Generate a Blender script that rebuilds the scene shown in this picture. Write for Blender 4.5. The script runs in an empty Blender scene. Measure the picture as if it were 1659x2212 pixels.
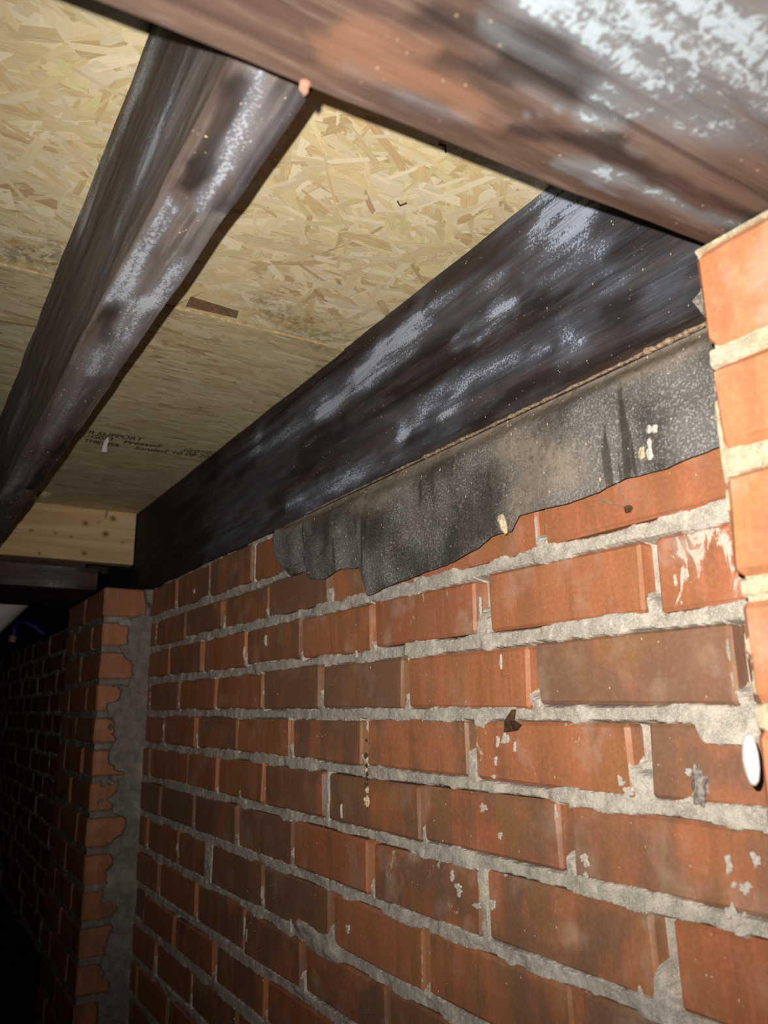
import bpy, math, random
import numpy as np
from mathutils import Matrix, Vector

# ------------------------------------------------------------------ basis
# Layout units: 1 unit = distance from the camera to the brick wall (0.5 m).
# x runs along the wall away from the viewer, y points from the wall into the
# crawlspace, z is up; the dirt floor lies at z = FLOOR.
S = 0.5
FLOOR = -1.45
scene = bpy.context.scene
COL = scene.collection
random.seed(7)
RNG = np.random.default_rng(11)

def W(p):
    return Vector((p[0]*S, p[1]*S, (p[2]-FLOOR)*S))

# ------------------------------------------------------------------ camera
ROT = ((-0.53199491, -0.84660300, -0.01564523),
       (0.21459892, -0.11693167, -0.96967742),
       (0.81910239, -0.51922090, 0.24388714))       # rows: right, down, forward
cam_data = bpy.data.cameras.new('camera')
cam = bpy.data.objects.new('camera', cam_data)
COL.objects.link(cam)
right, down, fwd = [Vector(r) for r in ROT]
m = Matrix.Identity(4)
for i in range(3):
    m[i][0] = right[i]; m[i][1] = -down[i]; m[i][2] = -fwd[i]
CAM = W((0, 1, 0.018))
m.translation = CAM
cam.matrix_world = m
cam_data.sensor_fit = 'VERTICAL'
cam_data.sensor_height = 36.0
cam_data.sensor_width = 27.0
cam_data.lens = 36.0*1661.0/2212.0
cam_data.clip_start = 0.01
cam_data.dof.use_dof = True
cam_data.dof.focus_distance = 0.85
cam_data.dof.aperture_fstop = 8.0
scene.camera = cam

# ------------------------------------------------------------------ world, light, exposure
world = bpy.data.worlds.new('world')
scene.world = world
world.use_nodes = True
world.node_tree.nodes['Background'].inputs[0].default_value = (0.10, 0.12, 0.2, 1)
world.node_tree.nodes['Background'].inputs[1].default_value = 0.004

flash_data = bpy.data.lights.new('phone_flash', 'SPOT')      # the phone's own flash, left of and above the lens
flash_data.energy = 37.0
flash_data.spot_size = math.radians(108)
flash_data.spot_blend = 1.0
flash_data.color = (1.0, 0.95, 0.87)
flash_data.shadow_soft_size = 0.0022
flash = bpy.data.objects.new('phone_flash', flash_data)
flash.location = W((0.0, 1.030, 0.048))
flash.rotation_euler = (fwd+right*0.13-down*0.10).to_track_quat('-Z', 'Y').to_euler()
COL.objects.link(flash)

scene.view_settings.view_transform = 'Standard'
scene.view_settings.look = 'None'
scene.view_settings.exposure = 0.0
scene.view_settings.gamma = 1.0
scene.view_settings.use_curve_mapping = False

# ------------------------------------------------------------------ numpy noise
_T = RNG.random((64, 256, 256))
def vnoise(x, y, seed=0):
    t = _T[seed % 64]
    xi = np.floor(x).astype(int); yi = np.floor(y).astype(int)
    fx = x-xi; fy = y-yi
    fx = fx*fx*(3-2*fx); fy = fy*fy*(3-2*fy)
    a = t[xi & 255, yi & 255]; b = t[(xi+1) & 255, yi & 255]
    c = t[xi & 255, (yi+1) & 255]; d = t[(xi+1) & 255, (yi+1) & 255]
    return (a*(1-fx)+b*fx)*(1-fy)+(c*(1-fx)+d*fx)*fy
def fbm(x, y, seed=0, oct=4):
    s = 0; a = 0.5; tot = 0
    for o in range(oct):
        s = s+a*vnoise(x*2**o+17.3*o, y*2**o+5.1*o, seed+o); tot += a; a *= 0.5
    return s/tot
def sstep(a, b, x):
    t = np.clip((x-a)/(b-a), 0, 1)
    return t*t*(3-2*t)
def capfield(L, a, b):
    f = np.zeros_like(a)
    for (x0, y0, x1, y1, r, s) in L:
        dx, dy = x1-x0, y1-y0
        t = np.clip(((a-x0)*dx+(b-y0)*dy)/max(dx*dx+dy*dy, 1e-9), 0, 1)
        d2 = (a-x0-t*dx)**2+(b-y0-t*dy)**2
        f = f+s*np.exp(-d2/(r*r))
    return f

def stain(L, a, b, amp=.03, seed=0):
    wa = (fbm(a*9, b*22, 40+seed, 4)-.5)*2*amp*4.0; wb = (fbm(a*11+7, b*26+3, 45+seed, 4)-.5)*2*amp*1.5
    f = capfield(L, a+wa, b+wb)
    return f*(.25+1.5*fbm(a*7, b*38, 50+seed, 4))

# ------------------------------------------------------------------ material helpers
class N:
    """tiny node-graph builder"""
    def __init__(self, name):
        self.m = bpy.data.materials.new(name); self.m.use_nodes = True
        self.t = self.m.node_tree; self.n = self.t.nodes; self.l = self.t.links
        self.b = self.n['Principled BSDF']
    def node(self, typ, **kw):
        o = self.n.new(typ)
        for k, v in kw.items(): setattr(o, k, v)
        return o
    def put(self, sock, v):
        if hasattr(v, 'links') or isinstance(v, bpy.types.NodeSocket): self.l.new(v, sock)
        elif isinstance(v, (tuple, list)) and len(v) == 3 and sock.type == 'RGBA': sock.default_value = (*v, 1)
        else: sock.default_value = v
    def coord(self, kind='Object'):
        return self.node('ShaderNodeTexCoord').outputs[kind]
    def mapping(self, vec, scale=(1, 1, 1), loc=(0, 0, 0)):
        o = self.node('ShaderNodeMapping'); self.l.new(vec, o.inputs['Vector'])
        o.inputs['Scale'].default_value = scale
        self.put(o.inputs['Location'], loc)
        return o.outputs[0]
    def noise(self, vec, scale=5, detail=4, rough=0.55, dist=0.0):
        o = self.node('ShaderNodeTexNoise'); self.l.new(vec, o.inputs['Vector'])
        o.inputs['Scale'].default_value = scale; o.inputs['Detail'].default_value = detail
        o.inputs['Roughness'].default_value = rough; o.inputs['Distortion'].default_value = dist
        return o.outputs[0]
    def voronoi(self, vec, scale=5, out='Distance'):
        o = self.node('ShaderNodeTexVoronoi'); self.l.new(vec, o.inputs['Vector'])
        o.inputs['Scale'].default_value = scale
        return o.outputs[out]
    def math(self, op, a, b=0.0, c=0.0, clamp=False):
        o = self.node('ShaderNodeMath', operation=op, use_clamp=clamp)
        self.put(o.inputs[0], a); self.put(o.inputs[1], b); self.put(o.inputs[2], c)
        return o.outputs[0]
    def ss(self, v, a, b, lo=0.0, hi=1.0):
        o = self.node('ShaderNodeMapRange', interpolation_type='SMOOTHSTEP')
        self.put(o.inputs[0], v); self.put(o.inputs[1], a); self.put(o.inputs[2], b)
        self.put(o.inputs[3], lo); self.put(o.inputs[4], hi)
        return o.outputs[0]
    def mix(self, f, a, b, mode='MIX'):
        o = self.node('ShaderNodeMix', data_type='RGBA', blend_type=mode)
        self.put(o.inputs[0], f); self.put(o.inputs[6], a); self.put(o.inputs[7], b)
        return o.outputs[2]
    def attr(self, name, out='Fac'):
        o = self.node('ShaderNodeAttribute', attribute_name=name)
        return o.outputs[out]
    def bump(self, h, strength=0.3, dist=0.001, prev=None):
        o = self.node('ShaderNodeBump'); self.put(o.inputs['Height'], h)
        o.inputs['Strength'].default_value = strength; o.inputs['Distance'].default_value = dist
        if prev is not None: self.l.new(prev, o.inputs['Normal'])
        return o.outputs[0]
    def done(self, col=None, rough=None, normal=None, spec=None):
        if col is not None: self.put(self.b.inputs['Base Color'], col)
        if rough is not None: self.put(self.b.inputs['Roughness'], rough)
        if normal is not None: self.l.new(normal, self.b.inputs['Normal'])
        if spec is not None: self.b.inputs['Specular IOR Level'].default_value = spec
        return self.m

def mat_brick():
    g = N('fired_clay_brick')
    oi = g.node('ShaderNodeObjectInfo')
    sep = g.node('ShaderNodeSeparateColor'); g.l.new(oi.outputs['Color'], sep.inputs[0])
    brown, white, hue = sep.outputs[0], sep.outputs[1], sep.outputs[2]
    rnd = g.math('MULTIPLY', oi.outputs['Random'], 37.0)
    off = g.node('ShaderNodeCombineXYZ')
    for i in range(3): g.l.new(rnd, off.inputs[i])
    P = g.coord()
    v = g.mapping(P, (1, 1, 1), off.outputs[0])
    st = g.mapping(v, (42, 42, 5))                     # drag marks of the wire cut, upright
    streak = g.noise(st, 1.0, 3, 0.55)
    st2 = g.mapping(v, (130, 130, 9))
    streak2 = g.noise(st2, 1.0, 2, 0.5)
    blotch = g.noise(v, 16, 3, 0.5, 0.6)
    fine = g.noise(v, 300, 3, 0.6)
    base = g.mix(hue, (0.46, 0.158, 0.078), (0.52, 0.205, 0.095))
    base = g.mix(g.ss(streak, 0.45, 0.60, 0, 0.65), base, (0.36, 0.150, 0.068))
    base = g.mix(g.ss(streak2, 0.55, 0.70, 0, 0.40), base, (0.64, 0.21, 0.09))
    bf = g.math('ADD', g.math('MULTIPLY', blotch, g.math('ADD', 0.75, g.math('MULTIPLY', brown, 0.35))), g.math('MULTIPLY', brown, 0.40))
    bf = g.math('ADD', bf, g.math('MULTIPLY', streak, 0.42))
    base = g.mix(g.ss(bf, 0.70, 1.0, 0, 0.88), base, (0.245, 0.138, 0.088))
    base = g.mix(g.ss(g.noise(g.mapping(v, (30, 30, 9)), 1.0, 2, 0.5), 0.52, 0.66, 0, 0.50), base, (0.36, 0.180, 0.070))
    base = g.mix(g.ss(fine, 0.35, 0.75, 0.22, 0.0), base, (0.06, 0.03, 0.02))
    # lime bloom, densest towards the upper bed
    so = g.node('ShaderNodeSeparateXYZ'); g.l.new(P, so.inputs[0])
    up = g.math('MULTIPLY', so.outputs[2], 11.0)
    wn = g.noise(g.mapping(v, (70, 70, 34)), 1.0, 5, 0.65, 0.8)
    wv = g.math('ADD', wn, g.math('MULTIPLY', up, 0.16))
    wv = g.math('ADD', wv, g.math('MULTIPLY', white, 0.34))
    wm = g.ss(wv, 0.86, 0.93)
    spk = g.ss(g.voronoi(g.mapping(v, (120, 120, 60)), 1.0), 0.10, 0.04)
    spm = g.math('MULTIPLY', spk, g.ss(g.noise(v, 40, 2), 0.52, 0.60))
    spm = g.math('MULTIPLY', spm, 0.55)
    base = g.mix(spm, base, (0.62, 0.40, 0.24))
    base = g.mix(g.math('MULTIPLY', wm, 0.85), base, (0.66, 0.58, 0.50))
    hz = g.math('MULTIPLY', g.ss(g.noise(v, 22, 4), 0.5, 0.75), g.math('ADD', 0.16, g.math('MULTIPLY', white, 0.45)))
    base = g.mix(hz, base, (0.58, 0.45, 0.36))
    n = g.bump(streak2, 0.10, 0.0010)
    n = g.bump(fine, 0.18, 0.0006, n)
    n = g.bump(wm, 0.3, 0.0006, n)
    return g.done(base, g.ss(blotch, 0.3, 0.7, 0.62, 0.42), n, 0.30)

def mat_mortar(name='sandy_mortar', col=(0.57, 0.515, 0.44)):
    g = N(name); P = g.coord()
    f = g.noise(P, 700, 4, 0.65); c = g.noise(P, 60, 4, 0.6); big = g.noise(P, 9, 3, 0.5)
    dk = tuple(v*0.62 for v in col); lt = tuple(min(1, v*1.4) for v in col)
    b = g.mix(g.ss(c, 0.35, 0.7), dk, col)
    b = g.mix(g.ss(f, 0.45, 0.75, 0, 0.8), b, lt)
    b = g.mix(g.ss(f, 0.42, 0.28, 0, 0.55), b, (0.12, 0.10, 0.085))
    b = g.mix(g.ss(big, 0.55, 0.7, 0, 0.5), b, (0.55, 0.49, 0.46))
    n = g.bump(f, 0.35, 0.0010); n = g.bump(c, 0.25, 0.0014, n)
    return g.done(b, 0.95, n, 0.1)

def mat_wood(name, scale, dark, brown, tan, mold, moldcol=(0.42, 0.47, 0.56), grainbump=0.35, speck=(1, 1, 1), sdist=0.0, mcap=.92, gain=.46, hz=.55):
    """rough old timber; 'mold', 'dark', 'red' are stain masks carried by the mesh"""
    g = N(name); P = g.coord()
    st = g.mapping(P, scale)
    g1 = g.noise(st, 1.0, 5, 0.6, 0.3)
    st3 = g.mapping(P, tuple(s*3.1 for s in scale))
    g2 = g.noise(st3, 1.0, 3, 0.6, 0.2)
    big = g.noise(g.mapping(P, tuple(s*0.22 for s in scale)), 1.0, 3, 0.5)
    b = g.mix(g.ss(g1, 0.36, 0.66), dark, brown)
    b = g.mix(g.ss(g2, 0.55, 0.75, 0, 0.55), b, tan)
    b = g.mix(g.ss(g.attr('red'), 0.1, 0.9, 0, 0.75), b, (0.145, 0.072, 0.042))
    dk = g.math('ADD', g.attr('dark'), g.ss(big, 0.55, 0.78, 0, 0.5))
    b = g.mix(g.ss(dk, 0.15, 0.95, 0, 0.84), b, (0.014, 0.009, 0.008))
    fn = g.noise(g.mapping(P, speck), 330, 4, 0.7, sdist)
    mid = g.noise(g.mapping(P, tuple(s*0.8 for s in scale)), 1.0, 4, 0.6)
    mo = g.math('MULTIPLY', g.attr('mold'), g.ss(mid, 0.30, 0.62, 0.35, 1.15))
    mo = g.math('ADD', mo, g.math('MULTIPLY', g.ss(big, 0.35, 0.7, 1, 0), mold))
    mo = g.math('MULTIPLY', mo, g.math('SUBTRACT', 1.0, g.math('MULTIPLY', g.attr('dark'), 0.55), clamp=True))
    th = g.math('SUBTRACT', 0.86, g.math('MULTIPLY', mo, gain))
    mm = g.ss(fn, th, g.math('ADD', th, 0.10))
    haze = g.ss(mo, 0.05, 1.0, 0, hz)
    b = g.mix(haze, b, tuple(v*0.55 for v in moldcol))
    b = g.mix(g.math('MULTIPLY', mm, mcap), b, moldcol)
    sp = g.ss(g.voronoi(P, 150), 0.13, 0.06)
    sp = g.math('MULTIPLY', sp, g.ss(g.noise(P, 23, 2), 0.55, 0.62))
    b = g.mix(g.math('MULTIPLY', sp, 0.6), b, (0.42, 0.33, 0.22))
    n = g.bump(g2, grainbump, 0.0016); n = g.bump(g1, grainbump, 0.003, n); n = g.bump(fn, 0.25, 0.0008, n)
    return g.done(b, 0.72, n, 0.25)

def mat_strand():
    g = N('pressed_wood_strands')
    uv = g.node('ShaderNodeUVMap').outputs[0]
    gr = g.noise(g.mapping(uv, (2.0, 85, 1)), 1.0, 5, 0.65, 0.25)
    col = g.attr('strand', 'Color')
    b = g.mix(g.ss(gr, 0.46, 0.68, 0, 0.55), col, (0.92, 0.83, 0.62))
    b = g.mix(g.ss(gr, 0.45, 0.30, 0, 0.50), b, (0.40, 0.25, 0.09))
    P = g.coord()
    sn = g.noise(P, 90, 5, 0.7, 0.5)
    stn = g.math('MULTIPLY', g.attr('stain'), g.ss(sn, 0.36, 0.62))
    b = g.mix(g.math('MULTIPLY', stn, 0.75), b, (0.12, 0.082, 0.034))
    n = g.bump(gr, 0.35, 0.0007)
    return g.done(b, 0.6, n, 0.3)

def mat_plain(name, col, rough=0.7, var=0.25, scale=60, bump=0.3, spec=0.3):
    g = N(name); P = g.coord()
    f = g.noise(P, scale, 4, 0.6)
    b = g.mix(g.ss(f, 0.3, 0.7), tuple(c*(1-var) for c in col), tuple(min(1, c*(1+var)) for c in col))
    return g.done(b, rough, g.bump(f, bump, 0.001), spec)

def mat_felt():
    g = N('bitumen_felt'); P = g.coord()
    f = g.noise(P, 520, 3, 0.7); vs = g.noise(g.mapping(P, (46, 46, 4)), 1.0, 4, 0.6)
    big = g.noise(P, 11, 3, 0.5)
    b = g.mix(g.ss(big, 0.38, 0.62), (0.026, 0.024, 0.024), (0.125, 0.118, 0.112))
    spk = g.math('MULTIPLY', g.ss(f, 0.50, 0.63), g.ss(big, 0.34, 0.60, 0.18, 1.0))
    b = g.mix(g.math('MULTIPLY', spk, 0.85), b, (0.36, 0.37, 0.38))
    b = g.mix(g.ss(vs, 0.60, 0.74, 0, 0.65), b, (0.17, 0.155, 0.14))
    b = g.mix(g.ss(vs, 0.43, 0.35, 0, 0.9), b, (0.016, 0.014, 0.013))
    du = g.math('MULTIPLY', g.attr('dust'), g.ss(g.noise(P, 130, 4, 0.65), 0.28, 0.62, 0.45, 1.0))
    b = g.mix(g.math('MULTIPLY', du, 0.85, clamp=True), b, (0.33, 0.27, 0.21))
    n = g.bump(f, 0.55, 0.0012)
    return g.done(b, 0.85, n, 0.2)

def mat_pine():
    g = N('new_pine_board'); P = g.coord()
    v = g.mapping(P, (4, 3.0, 46))
    gr = g.noise(v, 1.0, 4, 0.55, 0.6)
    b = g.mix(g.ss(gr, 0.35, 0.68), (0.56, 0.37, 0.175), (0.74, 0.55, 0.31))
    k = g.attr('knot')
    b = g.mix(g.ss(k, 0.12, 0.55, 0, 0.50), b, (0.36, 0.19, 0.08))
    b = g.mix(g.ss(k, 0.62, 0.92, 0, 0.85), b, (0.11, 0.05, 0.022))
    return g.done(b, 0.55, g.bump(gr, 0.15, 0.001), 0.35)

def mat_floor():
    g = N('bare_dirt'); P = g.coord()
    a = g.noise(P, 9, 5, 0.65); c = g.noise(P, 90, 5, 0.7)
    b = g.mix(g.ss(a, 0.3, 0.7), (0.045, 0.030, 0.020), (0.13, 0.090, 0.058))
    b = g.mix(g.ss(c, 0.5, 0.75, 0, 0.5), b, (0.22, 0.16, 0.11))
    return g.done(b, 0.95, g.bump(c, 0.7, 0.006), 0.1)

BRICK = mat_brick()
MORTAR = mat_mortar()
MORTAR_PIER = mat_mortar('flash_warmed_mortar', (0.44, 0.375, 0.26))  # yellow tint puts the warm, close flash light into the mortar colour
MORTAR_DARK = mat_mortar('grey_corner_mortar', (0.27, 0.245, 0.215))  # dirty grey mortar, darkened further in colour for the dimness far from the flash
FELT = mat_felt()
PINE = mat_pine()
STRAND = mat_strand()
SILLW = mat_wood('blackened_sill_timber', (5, 60, 75), (0.014, 0.009, 0.008), (0.048, 0.031, 0.024), (0.115, 0.088, 0.075), 0.46,
                 (0.42, 0.48, 0.62), 1.0, (1.35, 1.35, 1.35), 0.0, .92, .385, .40)
JOISTW = mat_wood('old_joist_timber', (4.5, 70, 70), (0.070, 0.048, 0.040), (0.150, 0.115, 0.095), (0.30, 0.26, 0.24), 0.42,
                  (0.40, 0.43, 0.50), 0.35, (1.5, 1.5, 1.5), 0.0, .88, .45)
GIRDW = mat_wood('old_girder_timber', (60, 5.0, 60), (0.048, 0.027, 0.020), (0.098, 0.062, 0.047), (0.15, 0.108, 0.09), 0.16,
                 (0.24, 0.285, 0.32), 0.4, (.50, .50, .50), 1.0, .9, .345)
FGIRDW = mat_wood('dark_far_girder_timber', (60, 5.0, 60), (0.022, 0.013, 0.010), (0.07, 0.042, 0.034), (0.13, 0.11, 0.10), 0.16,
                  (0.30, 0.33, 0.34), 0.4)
DIRT = mat_floor()
OSBCORE = mat_plain('strand_board_core', (0.52, 0.37, 0.17), 0.7, 0.3, 120)
INK = mat_plain('black_stamp_ink', (0.020, 0.017, 0.014), 0.8, 0.3, 400, 0.0)
DUSTM = mat_plain('tan_dust', (0.30, 0.215, 0.145), 0.95, 0.5, 300, 0.8, 0.05)
CRUMB = mat_plain('pale_crumb', (0.60, 0.47, 0.31), 0.9, 0.35, 400, 0.5, 0.1)
LIME = mat_plain('white_lime', (0.56, 0.51, 0.45), 0.9, 0.15, 300, 0.5, 0.1)
WHITEP = mat_plain('white_blob', (0.58, 0.53, 0.52), 0.6, 0.08, 200, 0.2, 0.3)
BARK = mat_plain('dark_brown_chip', (0.085, 0.045, 0.025), 0.8, 0.4, 200, 0.5, 0.2)
PVC = mat_plain('white_pvc', (0.72, 0.70, 0.70), 0.35, 0.06, 12, 0.05, 0.5)
BLUE = mat_plain('blue_tubing', (0.006, 0.012, 0.20), 0.4, 0.2, 30, 0.05, 0.5)
STEEL = mat_plain('dull_steel', (0.34, 0.28, 0.20), 0.45, 0.3, 200, 0.3, 0.6)
CLAYBIT = mat_plain('pink_clay_crumb', (0.30, 0.14, 0.10), 0.9, 0.3, 300, 0.6, 0.1)
WEB = mat_plain('grey_cobweb', (0.22, 0.19, 0.16), 0.9, 0.3, 300, 0.2, 0.1)
GREYLUMP = mat_plain('grey_mortar_lump', (0.26, 0.23, 0.20), 0.95, 0.5, 260, 0.9, 0.1)

# ------------------------------------------------------------------ object helpers
ORG = {}                                                # world origin of every object made here
def mesh_obj(name, V, F, mat, parent=None, origin=None, attrs=None, uv=None, colattr=None, smooth=False):
    """V in layout units; the object's origin is put at the base centre of its bounds unless given"""
    V = np.asarray(V, float)
    Wd = np.stack([V[:, 0]*S, V[:, 1]*S, (V[:, 2]-FLOOR)*S], 1)
    if origin is None:
        lo, hi = Wd.min(0), Wd.max(0)
        org = np.array([(lo[0]+hi[0])/2, (lo[1]+hi[1])/2, lo[2]])
    else:
        org = np.array(W(origin))
    me = bpy.data.meshes.new(name)
    me.from_pydata((Wd-org).tolist(), [], [tuple(f) for f in F] if not isinstance(F, np.ndarray) else F.tolist())
    if attrs:
        for k, a in attrs.items():
            at = me.attributes.new(k, 'FLOAT', 'POINT'); at.data.foreach_set('value', np.asarray(a, np.float32))
    if uv is not None:
        l = me.uv_layers.new(name='UVMap'); l.data.foreach_set('uv', np.asarray(uv, np.float32).ravel())
    if colattr is not None:
        at = me.attributes.new('strand', 'FLOAT_COLOR', 'POINT'); at.data.foreach_set('color', np.asarray(colattr, np.float32).ravel())
    me.materials.append(mat)
    if smooth: me.polygons.foreach_set('use_smooth', [True]*len(me.polygons))
    me.update()
    o = bpy.data.objects.new(name, me); COL.objects.link(o)
    o.location = org
    if parent is not None:
        o.parent = parent
        o.location = Vector(org)-ORG[parent.name]
    ORG[o.name] = Vector(org)
    return o
def empty(name, p):
    o = bpy.data.objects.new(name, None); COL.objects.link(o); o.location = W(p); o.empty_display_size = 0.05; ORG[o.name] = W(p)
    return o
def tag(o, label, cat, group=None):
    o['label'] = label; o['category'] = cat
    if group: o['group'] = group
    return o
def struct(o):
    o['kind'] = 'structure'; return o

def grid_faces(nu, nv, off=0):
    i = np.arange(nu-1)[:, None]*nv+np.arange(nv-1)[None, :]
    i = i.ravel()+off
    return np.stack([i, i+nv, i+nv+1, i+1], 1)

def grid_box(x0, x1, y0, y1, z0, z1, step, wob=0.0, seed=0, fine=None):
    """box whose six sides are grids, so stain masks and wear can sit on it"""
    Vs, Fs = [], []; off = 0
    sx, sy, sz = step
    X = np.linspace(x0, x1, max(2, int((x1-x0)/sx)+2)); Y = np.linspace(y0, y1, max(2, int((y1-y0)/sy)+2)); Z = np.linspace(z0, z1, max(2, int((z1-z0)/sz)+2))
    def add(a, b, fn, flip):
        nonlocal off
        A, B = np.meshgrid(a, b, indexing='ij')
        V = np.stack([c+0*A for c in fn(A, B)], -1).reshape(-1, 3)
        F = grid_faces(len(a), len(b), off)
        if flip: F = F[:, ::-1]
        Vs.append(V); Fs.append(F); off += len(V)
    add(X, Y, lambda a, b: (a, b, z0), True); add(X, Y, lambda a, b: (a, b, z1), False)
    add(X, Z, lambda a, b: (a, y0, b), False); add(X, Z, lambda a, b: (a, y1, b), True)
    add(Y, Z, lambda a, b: (x0, a, b), True); add(Y, Z, lambda a, b: (x1, a, b), False)
    V = np.concatenate(Vs); F = np.concatenate(Fs)
    P = V.copy()
    if wob:
        def d(k): return (fbm(P[:, 0]*7+P[:, 2]*31+k*9, P[:, 1]*7+P[:, 2]*13+P[:, 0]*3, seed+k, 4)-0.5)*2*wob
        # each side moves as a function of position only, so the sides stay joined
        V = V+np.stack([d(0)*(np.abs(P[:, 0]-(x0+x1)/2) > 0), d(1), d(2)], 1)
    return P, V, F

def tube(points, r, n=8, caps=True):
    """round bar through points (layout units)"""
    P = [np.array(p, float) for p in points]; V = []; F = []
    rr = r if hasattr(r, '__len__') else [r]*len(P)
    for i, p in enumerate(P):
        t = P[min(i+1, len(P)-1)]-P[max(i-1, 0)]; t /= np.linalg.norm(t)
        a = np.cross(t, (0, 0, 1.0) if abs(t[2]) < 0.9 else (1.0, 0, 0)); a /= np.linalg.norm(a); b = np.cross(t, a)
        for k in range(n):
            an = 2*math.pi*k/n
            V.append(p+rr[i]*(math.cos(an)*a+math.sin(an)*b))
    for i in range(len(P)-1):
        for k in range(n):
            F.append((i*n+k, i*n+(k+1) % n, (i+1)*n+(k+1) % n, (i+1)*n+k))
    if caps:
        F.append(tuple(range(n))[::-1]); F.append(tuple(range((len(P)-1)*n, len(P)*n)))
    return V, F

def lump(c, r, seed, nu=7, nv=9, rough=0.35):
    """irregular crumb: a noisy ellipsoid"""
    rnd = random.Random(seed); V = []; F = []
    V.append((c[0], c[1], c[2]-r[2]))
    for i in range(1, nu):
        th = math.pi*i/nu
        for k in range(nv):
            ph = 2*math.pi*k/nv
            q = 1+rough*(rnd.random()-0.5)*2
            V.append((c[0]+r[0]*q*math.sin(th)*math.cos(ph), c[1]+r[1]*q*math.sin(th)*math.sin(ph), c[2]-r[2]*q*math.cos(th)))
    V.append((c[0], c[1], c[2]+r[2])); top = len(V)-1
    for k in range(nv): F.append((0, 1+(k+1) % nv, 1+k))
    for i in range(nu-2):
        for k in range(nv):
            a = 1+i*nv; F.append((a+k, a+(k+1) % nv, a+nv+(k+1) % nv, a+nv+k))
    a = 1+(nu-2)*nv
    for k in range(nv): F.append((a+k, a+(k+1) % nv, top))
    return V, F

# ------------------------------------------------------------------ bricks
def brick(parent, x0, x1, y0, y1, z0, z1, col, rnd, ch=0.0055, front='y'):
    """one chamfered brick, 44 triangles, edges slightly out of true"""
    j = lambda a: rnd.uniform(-a, a)
    c = ((x0+x1)/2, (y0+y1)/2, (z0+z1)/2); h = ((x1-x0)/2, (y1-y0)/2, (z1-z0)/2)
    V = []; idx = {}
    for sx in (-1, 1):
        for sy in (-1, 1):
            for sz in (-1, 1):
                jj = (j(0.0025), j(0.002), j(0.003))
                for ax in range(3):
                    p = [sx*h[0], sy*h[1], sz*h[2]]
                    for a2 in range(3):
                        if a2 != ax: p[a2] -= (sx, sy, sz)[a2]*ch*(0.8+rnd.random()*0.6)
                    idx[(sx, sy, sz, ax)] = len(V)
                    V.append((c[0]+p[0]+jj[0], c[1]+p[1]+jj[1], c[2]+p[2]+jj[2]))
    F = []
    sg = (-1, 1)
    def key(ax, s, u, v):
        t = [0, 0, 0]; t[ax] = s; t[(ax+1) % 3] = u; t[(ax+2) % 3] = v
        return tuple(t)
    for ax in range(3):
        for s in sg:
            q = [idx[(*key(ax, s, u, v), ax)] for u, v in ((-1, -1), (1, -1), (1, 1), (-1, 1))]
            F.append(q if s > 0 else q[::-1])
        b, d = (ax+1) % 3, (ax+2) % 3                    # chamfers along axis ax
        for u in sg:
            for v in sg:
                p = [idx[(*key(ax, -1, u, v), b)], idx[(*key(ax, 1, u, v), b)], idx[(*key(ax, 1, u, v), d)], idx[(*key(ax, -1, u, v), d)]]
                F.append(p if u*v > 0 else p[::-1])
    for sx in sg:
        for sy in sg:
            for sz in sg:
                t = [idx[(sx, sy, sz, a)] for a in range(3)]
                F.append(t if sx*sy*sz > 0 else t[::-1])
    o = mesh_obj('brick', V, F, BRICK, parent, origin=(c[0], y1, c[2]))
    o.color = col
    return o

JOINTS = {4: .566, 3: .418, 2: .284, 1: .1395, 0: -.0005, -1: -.137, -2: -.2765, -3: -.420, -4: -.566, -5: -.712, -6: -.848}
for _k in range(-7, -11, -1): JOINTS[_k] = JOINTS[_k+1]-.1412
BED = 0.0265                                            # bed joint thickness
def course_z(c): return JOINTS[c]+BED/2, JOINTS[c+1]-(BED/2 if c < 3 else .003)

# upright joints read off the wall, course by course (x along the wall)
PERP = {3: [2.388, 2.809, 3.219], 2: [1.02, 1.434, 1.846, 2.26, 2.658, 3.078], 1: [.789, 1.204, 1.621, 2.022, 2.436, 2.859],
        0: [.654, 1.068, 1.483, 1.889, 2.287, 2.702, 3.119], -1: [.841, 1.259, 1.67, 2.074, 2.49, 2.895, 3.298],
        -2: [1.01, 1.431, 1.864, 2.254, 2.65, 2.968, 3.477], -3: [.831, 1.24, 1.647, 2.056, 2.462, 2.877, 3.291],
        -4: [1.012, 1.431, 1.836, 2.251, 2.717, 3.046, 3.465], -5: [1.582, 1.989, 2.389, 2.824, 3.265],
        -6: [2.225, 2.625, 3.03, 3.437], -7: [2.431, 2.842, 3.258], -8: [2.66, 3.07, 3.48], -9: [2.45, 2.86, 3.27], -10: [2.65, 3.06, 3.47]}
# mortar fill of the uprights: 1 = filled, small = only a wedge at the foot
FILL = {(2, 1.02): .22, (1, .789): .18, (1, 1.204): .35, (1, 1.621): .12, (0, .654): .15, (0, 1.068): .18, (0, 1.483): .22, (0, 1.889): .35, (0, 2.287): .5,
        (-1, .841): .35, (-1, 1.259): .38, (-1, 1.67): .25, (-2, 1.01): .3, (-2, 1.431): .28, (-2, 1.864): 1, (-2, 2.968): 1, (-3, .831): .3,
        (-3, 1.24): 1, (-3, 1.647): .22, (-4, 1.431): .05, (-4, 1.836): .3, (-5, 2.389): .1, (-5, 2.824): .2, (2, 2.26): .2, (2, 3.078): 1, (3, 2.388): 1, (1, 2.022): .2,
        (1, 2.859): .05, (1, 2.436): .15}
XS = 1.009                                              # survey correction along the wall
PERP = {c: [round(x*XS, 4) for x in L] for c, L in PERP.items()}
FILL = {(c, round(x*XS, 4)): v for (c, x), v in FILL.items()}
X_NEAR, X_CORNER, X_END = 0.36, 3.635, 9.6
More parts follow.
